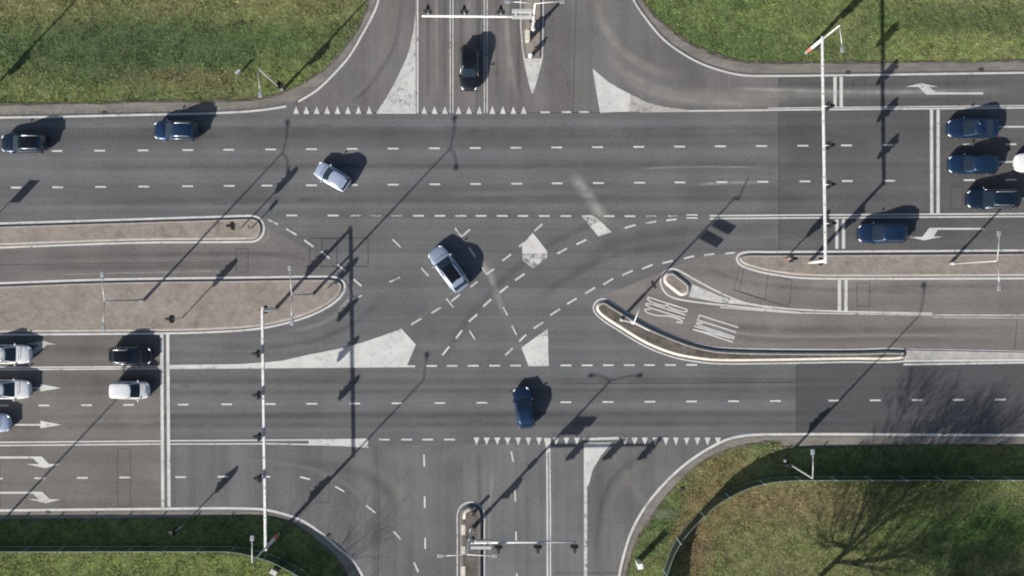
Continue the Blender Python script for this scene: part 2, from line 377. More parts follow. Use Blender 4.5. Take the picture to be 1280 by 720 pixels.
# worn and dusty tracks
def track(pts, wd, mat, z, name='worn_track'):
    p = crom(pts, 8); mbb = ribbon(MB(), p, wd, z); o = mbb.build(name, mat, road)
    uv = o.data.uv_layers.new(name='UVMap'); n = len(p)
    for pl in o.data.polygons:
        for li, vi in zip(pl.loop_indices, pl.vertices): uv.data[li].uv = ((vi // 2) / (n - 1), vi % 2)
    return o
zt = [.0145]
def T(pts, wd, m, name='worn_track'):
    zt[0] += .00015; wd *= 1.7 if m == 'rubber' else 1.0; return track(pts, wd, M[m], zt[0], name)
T([(752,40),(775,85),(830,115),(900,122),(1000,119),(1300,116)], 34, 'dust'); T([(770,95),(820,118),(900,128),(1010,130)], 18, 'dust'); T([(900,110),(960,112),(1100,115),(1290,112)], 9, 'dust2')
T([(745,-30),(755,30),(790,75),(870,105)], 26, 'dust')
T([(500,560),(505,590),(530,640),(540,700)], 16, 'dust3'); T([(400,562),(460,580),(500,620),(520,700)], 46, 'dust3'); T([(450,560),(530,575),(590,556)], 30, 'dust3')
T([(340,580),(430,585),(480,610),(505,660)], 14, 'rubber'); T([(230,572),(360,580),(440,610),(485,680)], 12, 'dust3')
T([(712,212),(738,250),(768,290)], 26, 'dust2'); T([(745,262),(780,285),(800,300)], 20, 'dust3')
T([(598,318),(615,350),(634,404)], 12, 'dust2'); T([(604,305),(622,365),(650,450)], 16, 'dust3')
T([(790,211),(860,208.5),(975,209)], 5, 'dust2'); T([(860,231),(920,228),(975,227)], 7, 'dust2'); T([(540,243),(660,240),(840,236)], 10, 'dust3')
T([(455,215),(640,212),(800,210)], 9, 'dust3'); T([(620,560),(612,640),(614,720)], 7, 'dust'); T([(650,565),(655,640),(656,720)], 6, 'dust3'); T([(706,560),(706,640),(706,720)], 9, 'dust3'); T([(598,560),(600,640)], 6, 'rubber')
for x in (545, 586, 634): T([(x,-60),(x+1,60),(x+2,132)], 9, 'dust')
for x in (535, 556, 576, 597, 621, 648): T([(x,-60),(x,60),(x,132)], 5, 'rubber')
T([(628,-40),(636,60),(648,138)], 13, 'dust')
for y in (162, 170, 208, 250): T([(-60,y+6),(300,y),(700,y),(1300,y-4)], 8, 'rubber')
for y in (478, 490, 520, 532): T([(-60,y+2),(300,y),(700,y-2),(1300,y-4)], 7, 'rubber')
for y in (106, 125): T([(960,y),(1100,y),(1300,y-3)], 6, 'rubber')
for y in (412, 425): T([(880,y-8),(960,y),(1120,y),(1300,y+1)], 9, 'rubber')
T([(830,385),(900,412),(980,420),(1120,419),(1300,420)], 7, 'dust'); T([(880,345),(950,362),(1050,372),(1300,373)], 9, 'dust3')
T([(870,330),(930,352),(1050,363),(1300,366)], 6, 'rubber'); T([(1040,360),(1160,358),(1300,359)], 6, 'rubber')
T([(20,470),(120,472),(300,474),(520,470)], 10, 'rubber'); T([(0,437),(110,438),(200,437)], 12, 'rubber'); T([(0,515),(150,514),(320,513)], 10, 'dust3')
T([(0,322),(160,320),(330,318),(420,330)], 6, 'rubber'); T([(0,336),(160,334),(330,332)], 7, 'rubber'); T([(0,345),(200,340),(310,338)], 5, 'dust')
T([(215,430),(360,432),(440,405),(500,350)], 7, 'rubber'); T([(350,415),(400,405),(436,378),(442,350)], 9, 'dust'); T([(700,345),(780,300),(900,288),(1010,284)], 14, 'rubber'); T([(660,380),(760,322),(900,300)], 10, 'rubber')
T([(540,470),(600,380),(680,310),(800,255)], 9, 'rubber'); T([(480,430),(520,400),(600,340)], 6, 'dust3')
T([(860,640),(820,640),(775,580),(760,560)], 20, 'dust3'); T([(755,720),(757,660),(780,600),(840,560)], 16, 'dust3'); T([(745,720),(748,650),(765,600),(810,560)], 6, 'rubber')
T([(410,-40),(440,70),(400,120)], 2, 'dust3'); T([(495,-40),(480,60),(440,125),(400,136)], 14, 'dust3'); T([(505,-40),(495,50),(460,110),(430,132)], 6, 'rubber')

for x, y in ((130,141.5),(620,-20),(852,612),(412,669),(1060,91),(1226,87.5),(1180,541.5),(60,640)):
    MB().box(P(x, y, .01), (.42,.28,.03)).build('road_drain', M['loop'], road)
for k in range(70):
    x = random.uniform(-20, 1300); y = random.choice((162,208,250,437,486,530,112,290,420,368,580,616,120)) + random.uniform(-9, 9)
    if y == y and (150 < y < 262 or 465 < y < 540 or y < 135 and x > 980 or 400 < y < 455 and x < 200 or y > 560 and x < 200):
        q = [(x + math.cos(a)*random.uniform(2,6)*1.8, y + math.sin(a)*random.uniform(1,2.2)) for a in [i*.7 for i in range(9)]]
        T([(x-random.uniform(5,16), y), (x, y+random.uniform(-.5,.5)), (x+random.uniform(5,16), y)], random.uniform(1.6, 3.2), 'rubber', 'oil_stain')
# ------------------------------------------------------------------ painted markings (children of the road)
def line(pts, wd, mat='paint', z=.022, name='painted_line', smooth=False):
    p = crom(pts) if smooth else pts
    return ribbon(MB(), p, wd, z).build(name, M[mat], road)
def fill(pts, mat='paint', z=.026, name='painted_island'): return poly(MB(), pts, z).build(name, M[mat], road)
def dashes(segs, wd=2.2, mat='paint', z=.030, name='dashed_line'):
    m = MB()
    for a, b in segs: ribbon(m, [a, b], wd, z)
    return m.build(name, M[mat], road)
def hd(xs, y0, y1, x0=0, x1=1280, n=13.5):
    return [((x - n/2, y0 + (y1-y0)*(x-x0)/(x1-x0)), (x + n/2, y0 + (y1-y0)*(x-x0)/(x1-x0))) for x in xs]
for c in (cTL[:25], cTL[30:]): ribbon(MB(), c, 2.6, .022).build('edge_line', M['paint'], road)
ribbon(MB(), cTR, 2.4, .022).build('edge_line', M['paint'], road); ribbon(MB(), cBR, 3.2, .022).build('edge_line', M['paint'], road)
ribbon(MB(), cBL, 3.0, .022).build('edge_line', M['paint'], road)
dashes(hd([-142,-89,-35,17.5,71.5,125,179,235,286,338.5,389.5,440.5,491.5,543,594,645,696,747,798.5,849.5,900.5,952,1003.5,1058,1109.5,1210.5,1263.5,1317,1370,1423], 189.2, 180.2))
dashes(hd([-142,-89,-35,20.5,72.5,126,180,235,286.5,334,389.5,440.5,491.5,543.5,594.5,646,696.5,748,799.5,850,902.5,953.5,1006,1059,1112,1211.5,1263.5,1317,1370], 234.6, 224.6))
dashes(hd([365,416.5,523,550,576,601.5,628,654,680.5,707.5,734.5,761.5,787.5], 269.3, 270.2, 360, 790))
dashes(hd([444.5,470,496.5,814.5,841.5], 269.5, 270, 440, 840), mat='paint_worn'); dashes(hd([865], 268.6, 268.6, n=14), 1.8); dashes(hd([865], 272.4, 272.4, n=14), 1.8)
dashes(hd([539.5,565.5,591.5,618.5,644.5,707.5,734,760.5,786.5,812,838,864.5], 457.3, 456, 540, 865))
dashes(hd([-100,-47,4,55,108.5,161,229,283.5,338,390,443.5,496.5,550,602.5,655.5,707.5,760,812.5,864.5,917,969.5,1042,1094,1146,1198,1250.5,1303,1356], 507, 499.2))
dashes(hd([-97,-43,-3,50,103,156,226,279], 598, 595.8, 0, 280)); dashes(hd([480.5,508.5,534.5,562], 549.4, 549.3, 480, 562))
dashes(hd([681.5,708,730], 140.3, 140, 680, 730, 12), mat='paint_thin')
dashes([((325,595),(338,596)),((375,596),(387.7,599)),((419,608),(430.7,614.4)),((458,631.7),(469,640.7)),((492,664),(501,674)),((517.7,703),(523,715)),((533,741),(536,754))])
dashes([((530,568),(530.5,583)),((531,620),(531,635)),((531.5,672),(531.6,686)),((532,724),(532,738))])
dashes([((639,564),(641.7,577)),((643.5,613.5),(644.6,627)),((645,664),(645.3,676)),((646,716),(646.3,730))], 2)
dashes([((335.6,274.4),(347.3,280.4)),((358,286),(370.7,293.5)),((380.4,300),(391.8,308.4)),((401.8,314.4),(412,323)),((422,330.7),(432,339)),((442,349),(451.8,357.5))], 2.4)
dashes([((440,374.5),(452.7,369.3))], 1.8, 'paint_thin')
dashes([((490.7,299),(500.7,309)),((526.7,335),(535.7,345)),((558,373),(566.7,384)),((586.7,413),(594,424.4))], 2.1, 'paint_thin')
dashes([((569,285),(576.7,296)),((586,309),(594,321)),((602.7,334.3),(608,342.7)),((629,384),(634.5,394)),((640,406.7),(645.7,418.5))], 2.1, 'paint_thin')
dashes([((576.7,296),(587.7,286.7)),((486.7,352.7),(500,346.7)),((668,289),(678,280))], 2.1, 'paint_thin', .0305)
dashes([((608,342.7),(618,336)),((628,326),(639,317.7)),((587.7,359),(597,351.9)),((564,376.7),(575,368)),((539,391.7),(551,384.2)),((514,405.7),(527,398)),((649,308.5),(655,303))], 2.1, 'paint_thin', .0305)
dashes([((644,350.5),(655.7,342)),((624.5,366),(635,357.5)),((604,383),(614,374)),((586,402),(596.7,392.7)),((570,423),(577.7,412.7)),((553,444),(561.7,433)),((696.7,317),(709,310.3)),((720.7,305.5),(733,299.5)),((781,285),(794.5,281)),((807,279),(820,276.7)),((833,275.5),(846,274))], 2.3)
dashes([((631.7,444),(641,435)),((649,426.7),(658,418)),((667,410.7),(679,402.7)),((688,394),(700,386)),((709,380),(721,372.7)),((731.7,367),(744,359.2)),((754,355.7),(766.7,348)),((778,344),(791,338)),((802.7,336),(815.7,330.9)),((828,329),(841,325.7)),((855,323),(867.7,320)),((880,319),(893,317.2)),((906.7,317),(919,315.5))], 2.2)
# continuous lines
line([(887,269.6),(1280,267),(2200,260)], 1.9); line([(887,273.2),(1280,270.6),(2200,263.5)], 1.9)
line([(858,138.6),(960,137.6),(1280,134.8),(2200,127)], 1.9); line([(800,139.9),(960,138.3)], 1.2, 'paint_dirty', .0215); line([(960,135.2),(1280,132),(2200,124)], 1.5, 'paint_thin')
line([(-900,466),(0,459.3),(201,458.2)], 1.8); line([(-900,468.6),(0,462),(201,460.8)], 1.8)
line([(-900,559),(0,552.9),(201,551.2)], 1.7); line([(-900,563),(0,556.8),(201,555)], 1.7); line([(212,550.9),(387,549.8)], 1.7); line([(212,555),(340,554.6),(387,555.6)], 1.7)
fill([(386,549),(460,548),(460.5,559.8),(425,557.4),(386,556.6)])
fill([(212,456),(300,455),(340,452),(353,450.7),(387,443),(420,436.7),(453,428),(477,420),(502,410.7),(520,430.7),(509,456.5),(519,456.7),(519,458.9),(340,460.4),(212,461.2)])
fill([(651.7,434.3),(685,410.7),(686,457.5),(660.7,457.7)])
fill([(666,291),(684,314),(684,317),(653,317),(652.5,306)]); fill([(653,317.2),(684,317.2),(684,322),(666,335.5),(653,325)], 'paint_worn', .0265)
fill([(727,269.5),(742.5,270),(750,276),(737,282.5)], 'paint_worn'); fill([(737.2,282.5),(750.2,276),(764.5,290),(748,295.5)], 'paint', .0265)
fill([(740.7,85.7),(760,102),(775,111),(788,117.5),(788,139.5),(750,141)]); fill([(788.2,117.6),(808,127.5),(830,133.5),(862,137.6),(862,139.4),(788.2,139.6)], 'paint_dirty', .0262)
lft = crom([(516.7,40),(510,66.7),(500,90),(487,115),(470.7,141)])
fill([(519.5,-60),(519.3,17)] + lft + [(519.8,141)], 'paint_thin'); line([(522,-900),(522,141.6)], 2.2); line([(520,141.3),(471,141.3)], 1.5, 'paint', .0285)
for x0 in (563.4, 566.8, 606.1, 609.6): line([(x0,-900),(x0 - .6,60),(x0 - .6,141.5)], 1.5, 'paint_thin')
line([(684.6,1500),(684.3,640),(684,600),(683.6,550)], 2.2); line([(688.5,1500),(688,640),(687.4,590),(687.2,550)], 1.8); fill([(680,547.3),(688.5,547.3),(687.6,565),(683.4,565)], 'paint', .031)
line([(732,1500),(732,607)], 4.2, 'paint_thin'); fill([(729.8,553.5),(765,553),(751.7,569),(741,587),(735.5,607),(729.8,607.2)]); line([(729,549),(773,547.6)], 3.2, 'paint', .0225)
fill([(655,73),(657,84),(661,100),(665.6,117),(670,102),(675,84),(677.5,73)], 'paint_thin')
line([(650.5,-900),(650.6,0),(651,33),(653,58),(655.5,76),(661,101),(665.6,116.5)], 1.5); line([(679,-900),(679,0),(678.6,40),(677.8,73),(670,103),(665.7,116.6)], 1.5)
# stop lines
def stop(a, b, c, dd): line([a, b], 4.0, 'paint', .027, 'stop_line'); line([c, dd], 4.0, 'paint', .0275, 'stop_line')
stop((202.3,417),(203.7,634), (209.8,417),(211.5,634)); stop((1164.2,137),(1164.6,267), (1172.5,137),(1172.5,267))
stop((1043.7,96),(1043.7,134), (1051.5,96),(1051.5,134)); stop((1046,274),(1046,311), (1054.3,274),(1054.3,311)); stop((1049.2,350),(1049.2,389.5), (1057.5,350),(1057.5,389.5))
# bus lane lines
line(crom([(1280,347.5),(2200,340)]), 2.2)
line([(940,380),(960,383.2),(993,386.6),(1060,389.5),(1166,391.6)], 2, smooth=True); line([(900,384),(960,388.8),(993,391),(1166,393.8),(1280,394),(2200,390)], 1.7, 'paint_thin'); line([(1166,396.6),(1280,397.4),(2200,393)], 1.5, 'paint_dirty')
# give-way triangles
def tri(x, y, up, w2=3.7, h=9.8):
    q = [(x - w2, y), (x + w2, y), (x, y - h if up else y + h)]
    poly(MB(), q, .034).build('give_way_triangle', M['paint'], road)
for x in (370.3,383,396,409,422,435,448.3,461.7,530.4,543.3,556.2,573.3,586.4,599.4,615.6,628.7,641.8,654.7): tri(x, 142.4, True)
for x in (595.7,608.4,621.7,634.6,647.8,660.6,673.8,695.2,708,721,780.9,793.3,806,819.3,832.3,845,858.3,871.7,884.3,897.3): tri(x, 546.8, False)
# arrows
def arrow(pts_list, mat='paint'):
    m = MB()
    for i, q in enumerate(pts_list): poly(m, q, .030 + .0006 * i)
    m.build('turn_arrow', M[mat], road)
arrow([[(1165,115.5),(1229,115.6),(1229,118),(1166,118)], [(1147,107.8),(1160,107.8),(1170,115.5),(1169,118.2),(1157.5,118.2)], [(1131.7,108.6),(1151.7,104),(1173,108.6)]])
arrow([[(1168,284.8),(1230,284.8),(1230,287.1),(1168,287.1)], [(1161.7,284.8),(1172.2,284.8),(1172,287.3),(1166.3,297),(1152,297)], [(1135.7,296.3),(1178,295.7),(1155,300.4)]])
arrow([[(-60,570.6),(41,570.4),(42,573),(-60,573.2)], [(39,570.4),(52.5,570.4),(63,581.4),(50,581.4),(42,573.2)], [(32.7,579.8),(75.7,579.8),(57,585.2)]])
arrow([[(-60,614.6),(41,614.4),(42,617),(-60,617.2)], [(39.8,614.4),(53,614.4),(63.4,624.6),(49.4,624.6),(42,617.2)], [(35.7,623.8),(77,623.8),(58,629)]])
arrow([[(17,529.7),(50.9,529.7),(50.9,532),(17,532)], [(50.7,525.6),(50.7,535.4),(77,530.8)]]); arrow([[(0,484),(50.9,483.8),(50.9,486),(0,486)], [(50.7,479.8),(50.7,489.3),(77,485)]])
arrow([[(-20,441),(36,440.8),(36,443),(-20,443)], [(34,443),(44,443),(60,430),(50,430)], [(28,430.8),(55,425.8),(71,430.8)]], 'paint_dirty')
for y in (158.4, 202.4): arrow([[(1243,y-1.1),(1300,y-1.1),(1300,y+1.1),(1243,y+1.1)], [(1216,y),(1243,y-5),(1243,y+5)]])
arrow([[(1260,247),(1310,247),(1310,249.2),(1260,249.2)], [(1216,248),(1260,243),(1260,253)]])
# BUS / LIJN lettering, read by drivers heading east
def letters(org, strokes, hgt=51):
    u = Vector((49.3, 15.7)).normalized(); r = Vector((-6.5, 17.8)).normalized(); m = MB()
    for st in strokes:
        q = [(org[0] + u.x*a*hgt + r.x*b, org[1] + u.y*a*hgt + r.y*b) for a, b in st]
        for k in range(len(q)-1):
            e = Vector((q[k+1][0]-q[k][0], q[k+1][1]-q[k][1])).normalized() * .55
            ribbon(m, [(q[k][0]-e.x, q[k][1]-e.y), (q[k+1][0]+e.x, q[k+1][1]+e.y)], 1.85, .030 + .0004 * len(m.f))
    return up_fix(m).build('road_lettering', M['paint'], road)
def ch_B(x): return [[(0,x),(1,x)], [(0,x),(0,x+2.6),(.06,x+4.3),(.25,x+4.9),(.44,x+4.3),(.5,x+2.6),(.5,x)], [(.5,x+2.2),(.56,x+4),(.75,x+4.6),(.93,x+4),(1,x+2.4),(1,x)]]
def ch_U(x): return [[(1,x),(.5,x),(.15,x),(.03,x+1.1),(0,x+2.4),(.03,x+3.7),(.15,x+4.8),(.5,x+4.8),(1,x+4.8)]]
def ch_S(x): return [[(.14,x),(.03,x+1.3),(.02,x+3.4),(.12,x+4.8),(.3,x+4.8),(.44,x+3.6),(.56,x+1.3),(.72,x+.2),(.88,x+.4),(.98,x+1.6),(.98,x+3.4),(.86,x+4.8)]]
letters((810.5, 371.5), ch_B(0) + ch_U(7) + ch_S(14))
letters((873.5, 393.6), [[(0,0),(1,0)], [(0.02,0),(.02,4.4)], [(0,6.5),(1,6.5)], [(.16,9),(.03,9.6),(.02,11.4),(.12,12.5),(.4,12.6),(1,12.6)], [(0,15),(1,15)], [(1,15),(0,19.4)], [(0,19.4),(1,19.4)]])

# ------------------------------------------------------------------ traffic islands
def island(name, pts, inset, kw, h, kmat, top, line_w=2.6, slope=.1, painted=True, lmat='paint', closed=True, linez=.0245):
    """pts: the painted outline in pixels, clockwise in the picture; the kerb stands inset pixels inside it"""
    t = empty(name, kind='structure')
    area = sum(pts[i][0]*pts[(i+1) % len(pts)][1] - pts[(i+1) % len(pts)][0]*pts[i][1] for i in range(len(pts)))
    if area < 0: pts = pts[::-1]
    if painted: ribbon(MB(), pts, line_w, linez, True).build('painted_outline', M[lmat], t)
    o0 = offset(pts, inset, True); o1 = offset(pts, inset + slope * S, True); o2 = offset(pts, inset + slope * S + kw * S, True)
    n = len(pts); m = MB(); vs = []
    for a, b, c in zip(o0, o1, o2): vs += [P(*a, 0), P(*b, h), P(*c, h), P(*c, h - .02)]
    fs = []
    for i in range(n):
        j = (i + 1) % n
        for k in range(3): fs.append((4*i+k, 4*j+k, 4*j+k+1, 4*i+k+1))
    m.add(vs, fs, False); m.build('kerb', M[kmat], t)
    poly(MB(), o2, h - .015).build('paving', M[top], t)
    return t
isl_a = [(-900,288),(-400,283.5),(0,279.3),(280,270.6),(306,269.8),(318,270.3),(326,274.5),(330,284),(328,294),(320,301),(306,302.3),(167,303.5),(0,309.5),(-900,340)]
isl_a = isl_a[:3] + crom(isl_a[2:13], 5)[1:-1] + isl_a[12:]
island('traffic_island', isl_a, 3.0, .14, .13, 'kerb_flat', 'paving')
isl_b = [(-900,372),(0,354),(133,349.3),(320,346.7),(400,345.6),(419,346.6),(429,352),(431,361),(424,373),(406.7,385.6),(382,396.7),(351,405.6),(322,411),(283,414.2),(217,416.5),(0,418.3),(-900,424)]
isl_b = isl_b[:2] + crom(isl_b[1:16], 5)[1:-1] + isl_b[15:]
island('traffic_island', isl_b, 3.0, .14, .13, 'kerb_flat', 'paving')
isl_c = [(2200,309),(1280,313),(960,315),(935,315),(924,318),(921,324),(926,331.5),(940,337),(960,342),(1000,347.3),(1060,348.5),(1280,348),(2200,343)]
isl_c = isl_c[:2] + crom(isl_c[1:12], 5)[1:-1] + isl_c[11:]
island('traffic_island', isl_c, 3.2, .14, .13, 'kerb_flat', 'paving', linez=.0243)
# splitter nose island D
fill([(866,355.5),(900,370),(940,381.5),(900,378.5),(861,371)], 'paint_thin', .0205)
nose = [(1000,391),(960,387),(900,381),(853,375),(835,369),(827,358),(826,347),(832,338.5),(840,336),(849,338.5),(873,352),(906.7,369),(933,379),(965,385)]
ribbon(MB(), crom(nose, 6), 2.2, .0212).build('painted_line', M['paint'], road)
def capsule(a, b, r, n=9):
    an = math.atan2(b[1]-a[1], b[0]-a[0]); out = []
    for c, s0 in ((b, -math.pi/2), (a, math.pi/2)):
        for k in range(n + 1): q = an + s0 + math.pi * k / n; out.append((c[0] + r*math.cos(q), c[1] + r*math.sin(q)))
    return out
island('traffic_island', capsule((838.5,349),(853,360.5), 11.6), 2.0, .08, .22, 'kerb_pale', 'paving', slope=.2, painted=False)
# long curved island E
isl_e = crom([(745,377.5),(755,373.6),(768,380.7),(782,389.5),(801,400.5),(823,411.5),(851,423),(873,430),(900,434.6),(960,436.6),(1060,437),(1130,436.6),(1132,444),(1130,451.5),(1060,452.6),(960,454.3),(900,454.6),(873,452.4),(840,446),(806,432.6),(773,413),(750,397.5),(742,387)], 5, True)
island('traffic_island', isl_e, 3.2, .07, .30, 'kerb_pale', 'soil', slope=.17, line_w=1.8)
island('traffic_island', [(2200,436),(1400,438.4),(1280,439.5),(1200,437.8),(1131.5,436.6),(1131.5,451.6),(1280,450.4),(2200,448)], .8, .08, .10, 'kerb', 'slab', slope=.04, line_w=2.0, linez=.0249)
line([(1129,455.6),(1280,453.2),(2200,450)], 2.4, 'paint', .0231)
# islands of the northern and southern approaches
f_out = [(571.6,1500),(571.6,660),(571.6,645),(574,636),(580,630),(588.6,627.6),(597,630),(603,636),(605.5,645),(605.5,660),(605.5,1500)]
f_out = f_out[:2] + crom(f_out[1:10], 5)[1:-1] + f_out[9:]
isf = island('traffic_island', f_out, 3.6, .22, .26, 'kerb_dark', 'soil', slope=.1, line_w=1.6)
for ya, yb in ((655,668),(682,693),(707,722),(735,748)):
    MB().box(P(579.2, (ya+yb)/2, .15), (.40, (yb-ya)/S, .25)).build('white_kerb_block', M['kerb_pale'], isf, bevel=.02)
MB().tube([P(580.4,648,.24), P(581.6,640,.24), P(586,636,.24), P(590,635,.24)], .16).build('white_kerb_block', M['kerb_pale'], isf)
isn = island('traffic_island', [(652.5,-900),(652.5,0),(652.8,33),(654.6,58),(656.5,72),(676,72),(677,40),(677.4,0),(677.4,-900)], 1.0, .1, .10, 'kerb_dark', 'paving', slope=.03, painted=False)
# dirt lips where the island tips have been driven over
T([(418,392),(436,374),(440,356),(428,343)], 8, 'dust2'); T([(322,305),(335,296),(337,280)], 7, 'dust')

# ------------------------------------------------------------------ grass blades (uncountable)
def inside(px, py, pg):
    r = np.zeros(len(px), bool); n = len(pg)
    for i in range(n):
        x1, y1 = pg[i]; x2, y2 = pg[(i + 1) % n]
        if y1 == y2: continue
        c = ((y1 > py) != (y2 > py)) & (px < (x2 - x1) * (py - y1) / (y2 - y1) + x1); r ^= c
    return r
regs = [([(-900,-60)] + gTL + [(470,-60)], (-60, -50, 470, 140)), (gTR + [(2200,-60),(783,-60)], (785, -50, 1340, 82)),
        (gBR + [(2200,1500)], (776, 550, 1340, 780)), (gBL + [(-900,1500)], (-60, 640, 450, 780))]
V = []; 
for pg, (x0, y0, x1, y1) in regs:
    n = int((x1-x0)*(y1-y0)/S/S*190)
    px = rng.uniform(x0, x1, n); py = rng.uniform(y0, y1, n); k = inside(px, py, pg)
    X = (px[k]-640)/S; Y = (360-py[k])/S; n = len(X)
    cl = np.sin(X*1.3+np.sin(Y*.9)*2)*np.sin(Y*1.7+np.sin(X*.7)*2)
    hgt = rng.uniform(.03, .10, n) * (1 + .5*cl) * np.where(rng.random(n) < .06, 2.0, 1)
    a = rng.uniform(0, 2*np.pi, n); wd = rng.uniform(.02, .045, n); ln = rng.uniform(.2, 1.1, n) * hgt; b = rng.uniform(0, 2*np.pi, n)
    p = np.zeros((n, 3, 3)); z0 = -.08
    p[:,0] = np.stack([X-np.cos(a)*wd, Y-np.sin(a)*wd, np.full(n, z0)], 1); p[:,1] = np.stack([X+np.cos(a)*wd, Y+np.sin(a)*wd, np.full(n, z0)], 1)
    p[:,2] = np.stack([X+np.cos(b)*ln, Y+np.sin(b)*ln, z0+hgt], 1); V.append(p.reshape(-1, 3))
V = np.concatenate(V); me = bpy.data.meshes.new('grass'); n = len(V)//3
me.vertices.add(len(V)); me.vertices.foreach_set('co', V.ravel()); me.loops.add(len(V)); me.loops.foreach_set('vertex_index', np.arange(len(V)))
me.polygons.add(n); me.polygons.foreach_set('loop_start', np.arange(n)*3); me.update(); me.validate(); me.materials.append(M['blades'])
o = bpy.data.objects.new('grass', me); link(o); tag(o, 'short mixed green and dry grass on the verges', 'grass', kind='stuff')

# ------------------------------------------------------------------ street furniture
def signal_head(parent, loc, face, low=.8, board=True, w=.74):
    """loc = centre of the board; face = direction the lenses look, radians"""
    f = Vector((math.cos(face), math.sin(face), 0)); s = Vector((-f.y, f.x, 0)); loc = Vector(loc)
    m = MB(); m.box(loc + f * .16, (.26, .30, 1.0), face); h = m.build('signal_head', M['black'], parent, bevel=.03)
    if board:
        m = MB(); vs = []
        n = 20
        for dx in (-.015, .015):
            for k in range(n):
                q = 2*math.pi*k/n; cx, cz = math.cos(q), math.sin(q)
                x = w/2 * (abs(cx)**.7) * (1 if cx > 0 else -1); z = low * (abs(cz)**.6) * (1 if cz > 0 else -1)
                vs.append(loc + f*dx + s*x + Vector((0, 0, z)))
        fs = [tuple(range(n)), tuple(range(2*n-1, n-1, -1))] + [(k, (k+1) % n, n+(k+1) % n, n+k) for k in range(n)]
        m.add(vs, fs); m.build('backboard', M['black'], h)
    for dz, mm in ((.32, 'l_red'), (0, 'l_amb'), (-.32, 'l_grn')):
        c = loc + f * .295 + Vector((0, 0, dz))
        MB().tube([c, c + f*.012], .10, 12).build('lens', M[mm], h)
        m = MB(); vs = []
        for ext in (0, .2):
            for k in range(9):
                q = math.pi * (k/8 * 1.3 - .15); vs.append(c + f*ext + s*math.cos(q)*.115 + Vector((0, 0, math.sin(q)*.115)))
        m.add(vs, [(k, k+1, 9+k+1, 9+k) for k in range(8)]); m.build('visor', M['black'], h)
    return h
def lamp_head(parent, p, dirv, name='lamp_head'):
    dv = Vector(dirv).normalized(); rz = math.atan2(dv.y, dv.x); p = Vector(p) + dv * .1
    m = MB(); m.box(p + dv*.22, (.50, .36, .10), rz, .85); m.box(p - dv*.15, (.35, .12, .09), rz, .9)
    h = m.build(name, M['lamp'], parent, bevel=.04); MB().ellipsoid(p + dv*.24 - Vector((0, 0, .05)), (.20, .14, .05), rz).build('lamp_glass', M['galv'], h); return h
def lamp_pole(t, h, arms, r=.11, mat='galv', z0=0, length=1.95):
    m = MB(); m.tube([(0, 0, z0), (0, 0, z0 + (h-z0)*.5), (0, 0, h)], [r, r*.75, r*.5], 10); m.build('pole', M[mat], t)
    if z0 == 0: MB().tube([(0,0,0), (0,0,1.1)], r*1.35, 12).build('pole_base', M[mat], t)
    for a in arms:
        dv = Vector((math.cos(a), math.sin(a), 0)); e = dv*length + Vector((0, 0, h+.35))
        MB().tube([(0, 0, h-.04), dv*length*.5 + Vector((0, 0, h+.25)), e], .04, 8).build('lamp_arm', M[mat], t)
        lamp_head(t, e, dv)
def bands(t, r, z=1.0, n=3):
    for k in range(n): MB().tube([(0, 0, z + k*.5), (0, 0, z + k*.5 + .25)], r, 14).build('red_band', M['red'], t)
N_, E_, S_, W_ = R(90), 0, R(-90), R(180)
LG = 'street lamps around the junction'
def lamp(x, y, arms, label, z=.0, h=10.0, sign=None, rz=0, length=1.95):
    t = empty('street_lamp', P(x, y, z), rz, label, 'street lamp', LG); lamp_pole(t, h, arms, length=length)
    if sign:
        a, z0, z1, w2 = sign; dv = Vector((math.cos(a), math.sin(a), 0)); n = Vector((-dv.y, dv.x, 0))
        zz = (z0+z1)/2
        signal_head(t, n*.2 + Vector((0, 0, zz)), a + R(90), low=(z1-z0)/2, w=w2)
    return t
lamp(180.5, 375, [R(91), R(-89)], 'double-armed grey street lamp on the wide paved island, left of the lone signal post', .12)
lamp(391.5, 368, [R(92), R(-88)], 'double-armed grey street lamp near the rounded tip of the wide paved island', .12, h=9.9)
lamp(1187, 329.5, [R(90), R(-90)], 'double-armed grey street lamp on the long paved island right of the tall white portal', .12)
lamp(353.5, 112, [R(-84)], 'single-armed grey street lamp on the grass corner at upper left', -.05, sign=(R(-90), 1.7, 3.3, .7))
lamp(979.5, 575, [R(92)], 'single-armed grey street lamp on the shaded grass strip by the green fence', -.05, sign=(R(90), 2.0, 3.6, .6))
lamp(-22, 124, [R(-90)], 'street lamp beyond the left edge whose shadow crosses the upper left grass', -.05, sign=(R(-90), 1.7, 3.3, .8))
lamp(-21, 677, [R(90)], 'street lamp beyond the left edge casting a shadow over the two turn arrows', -.05)

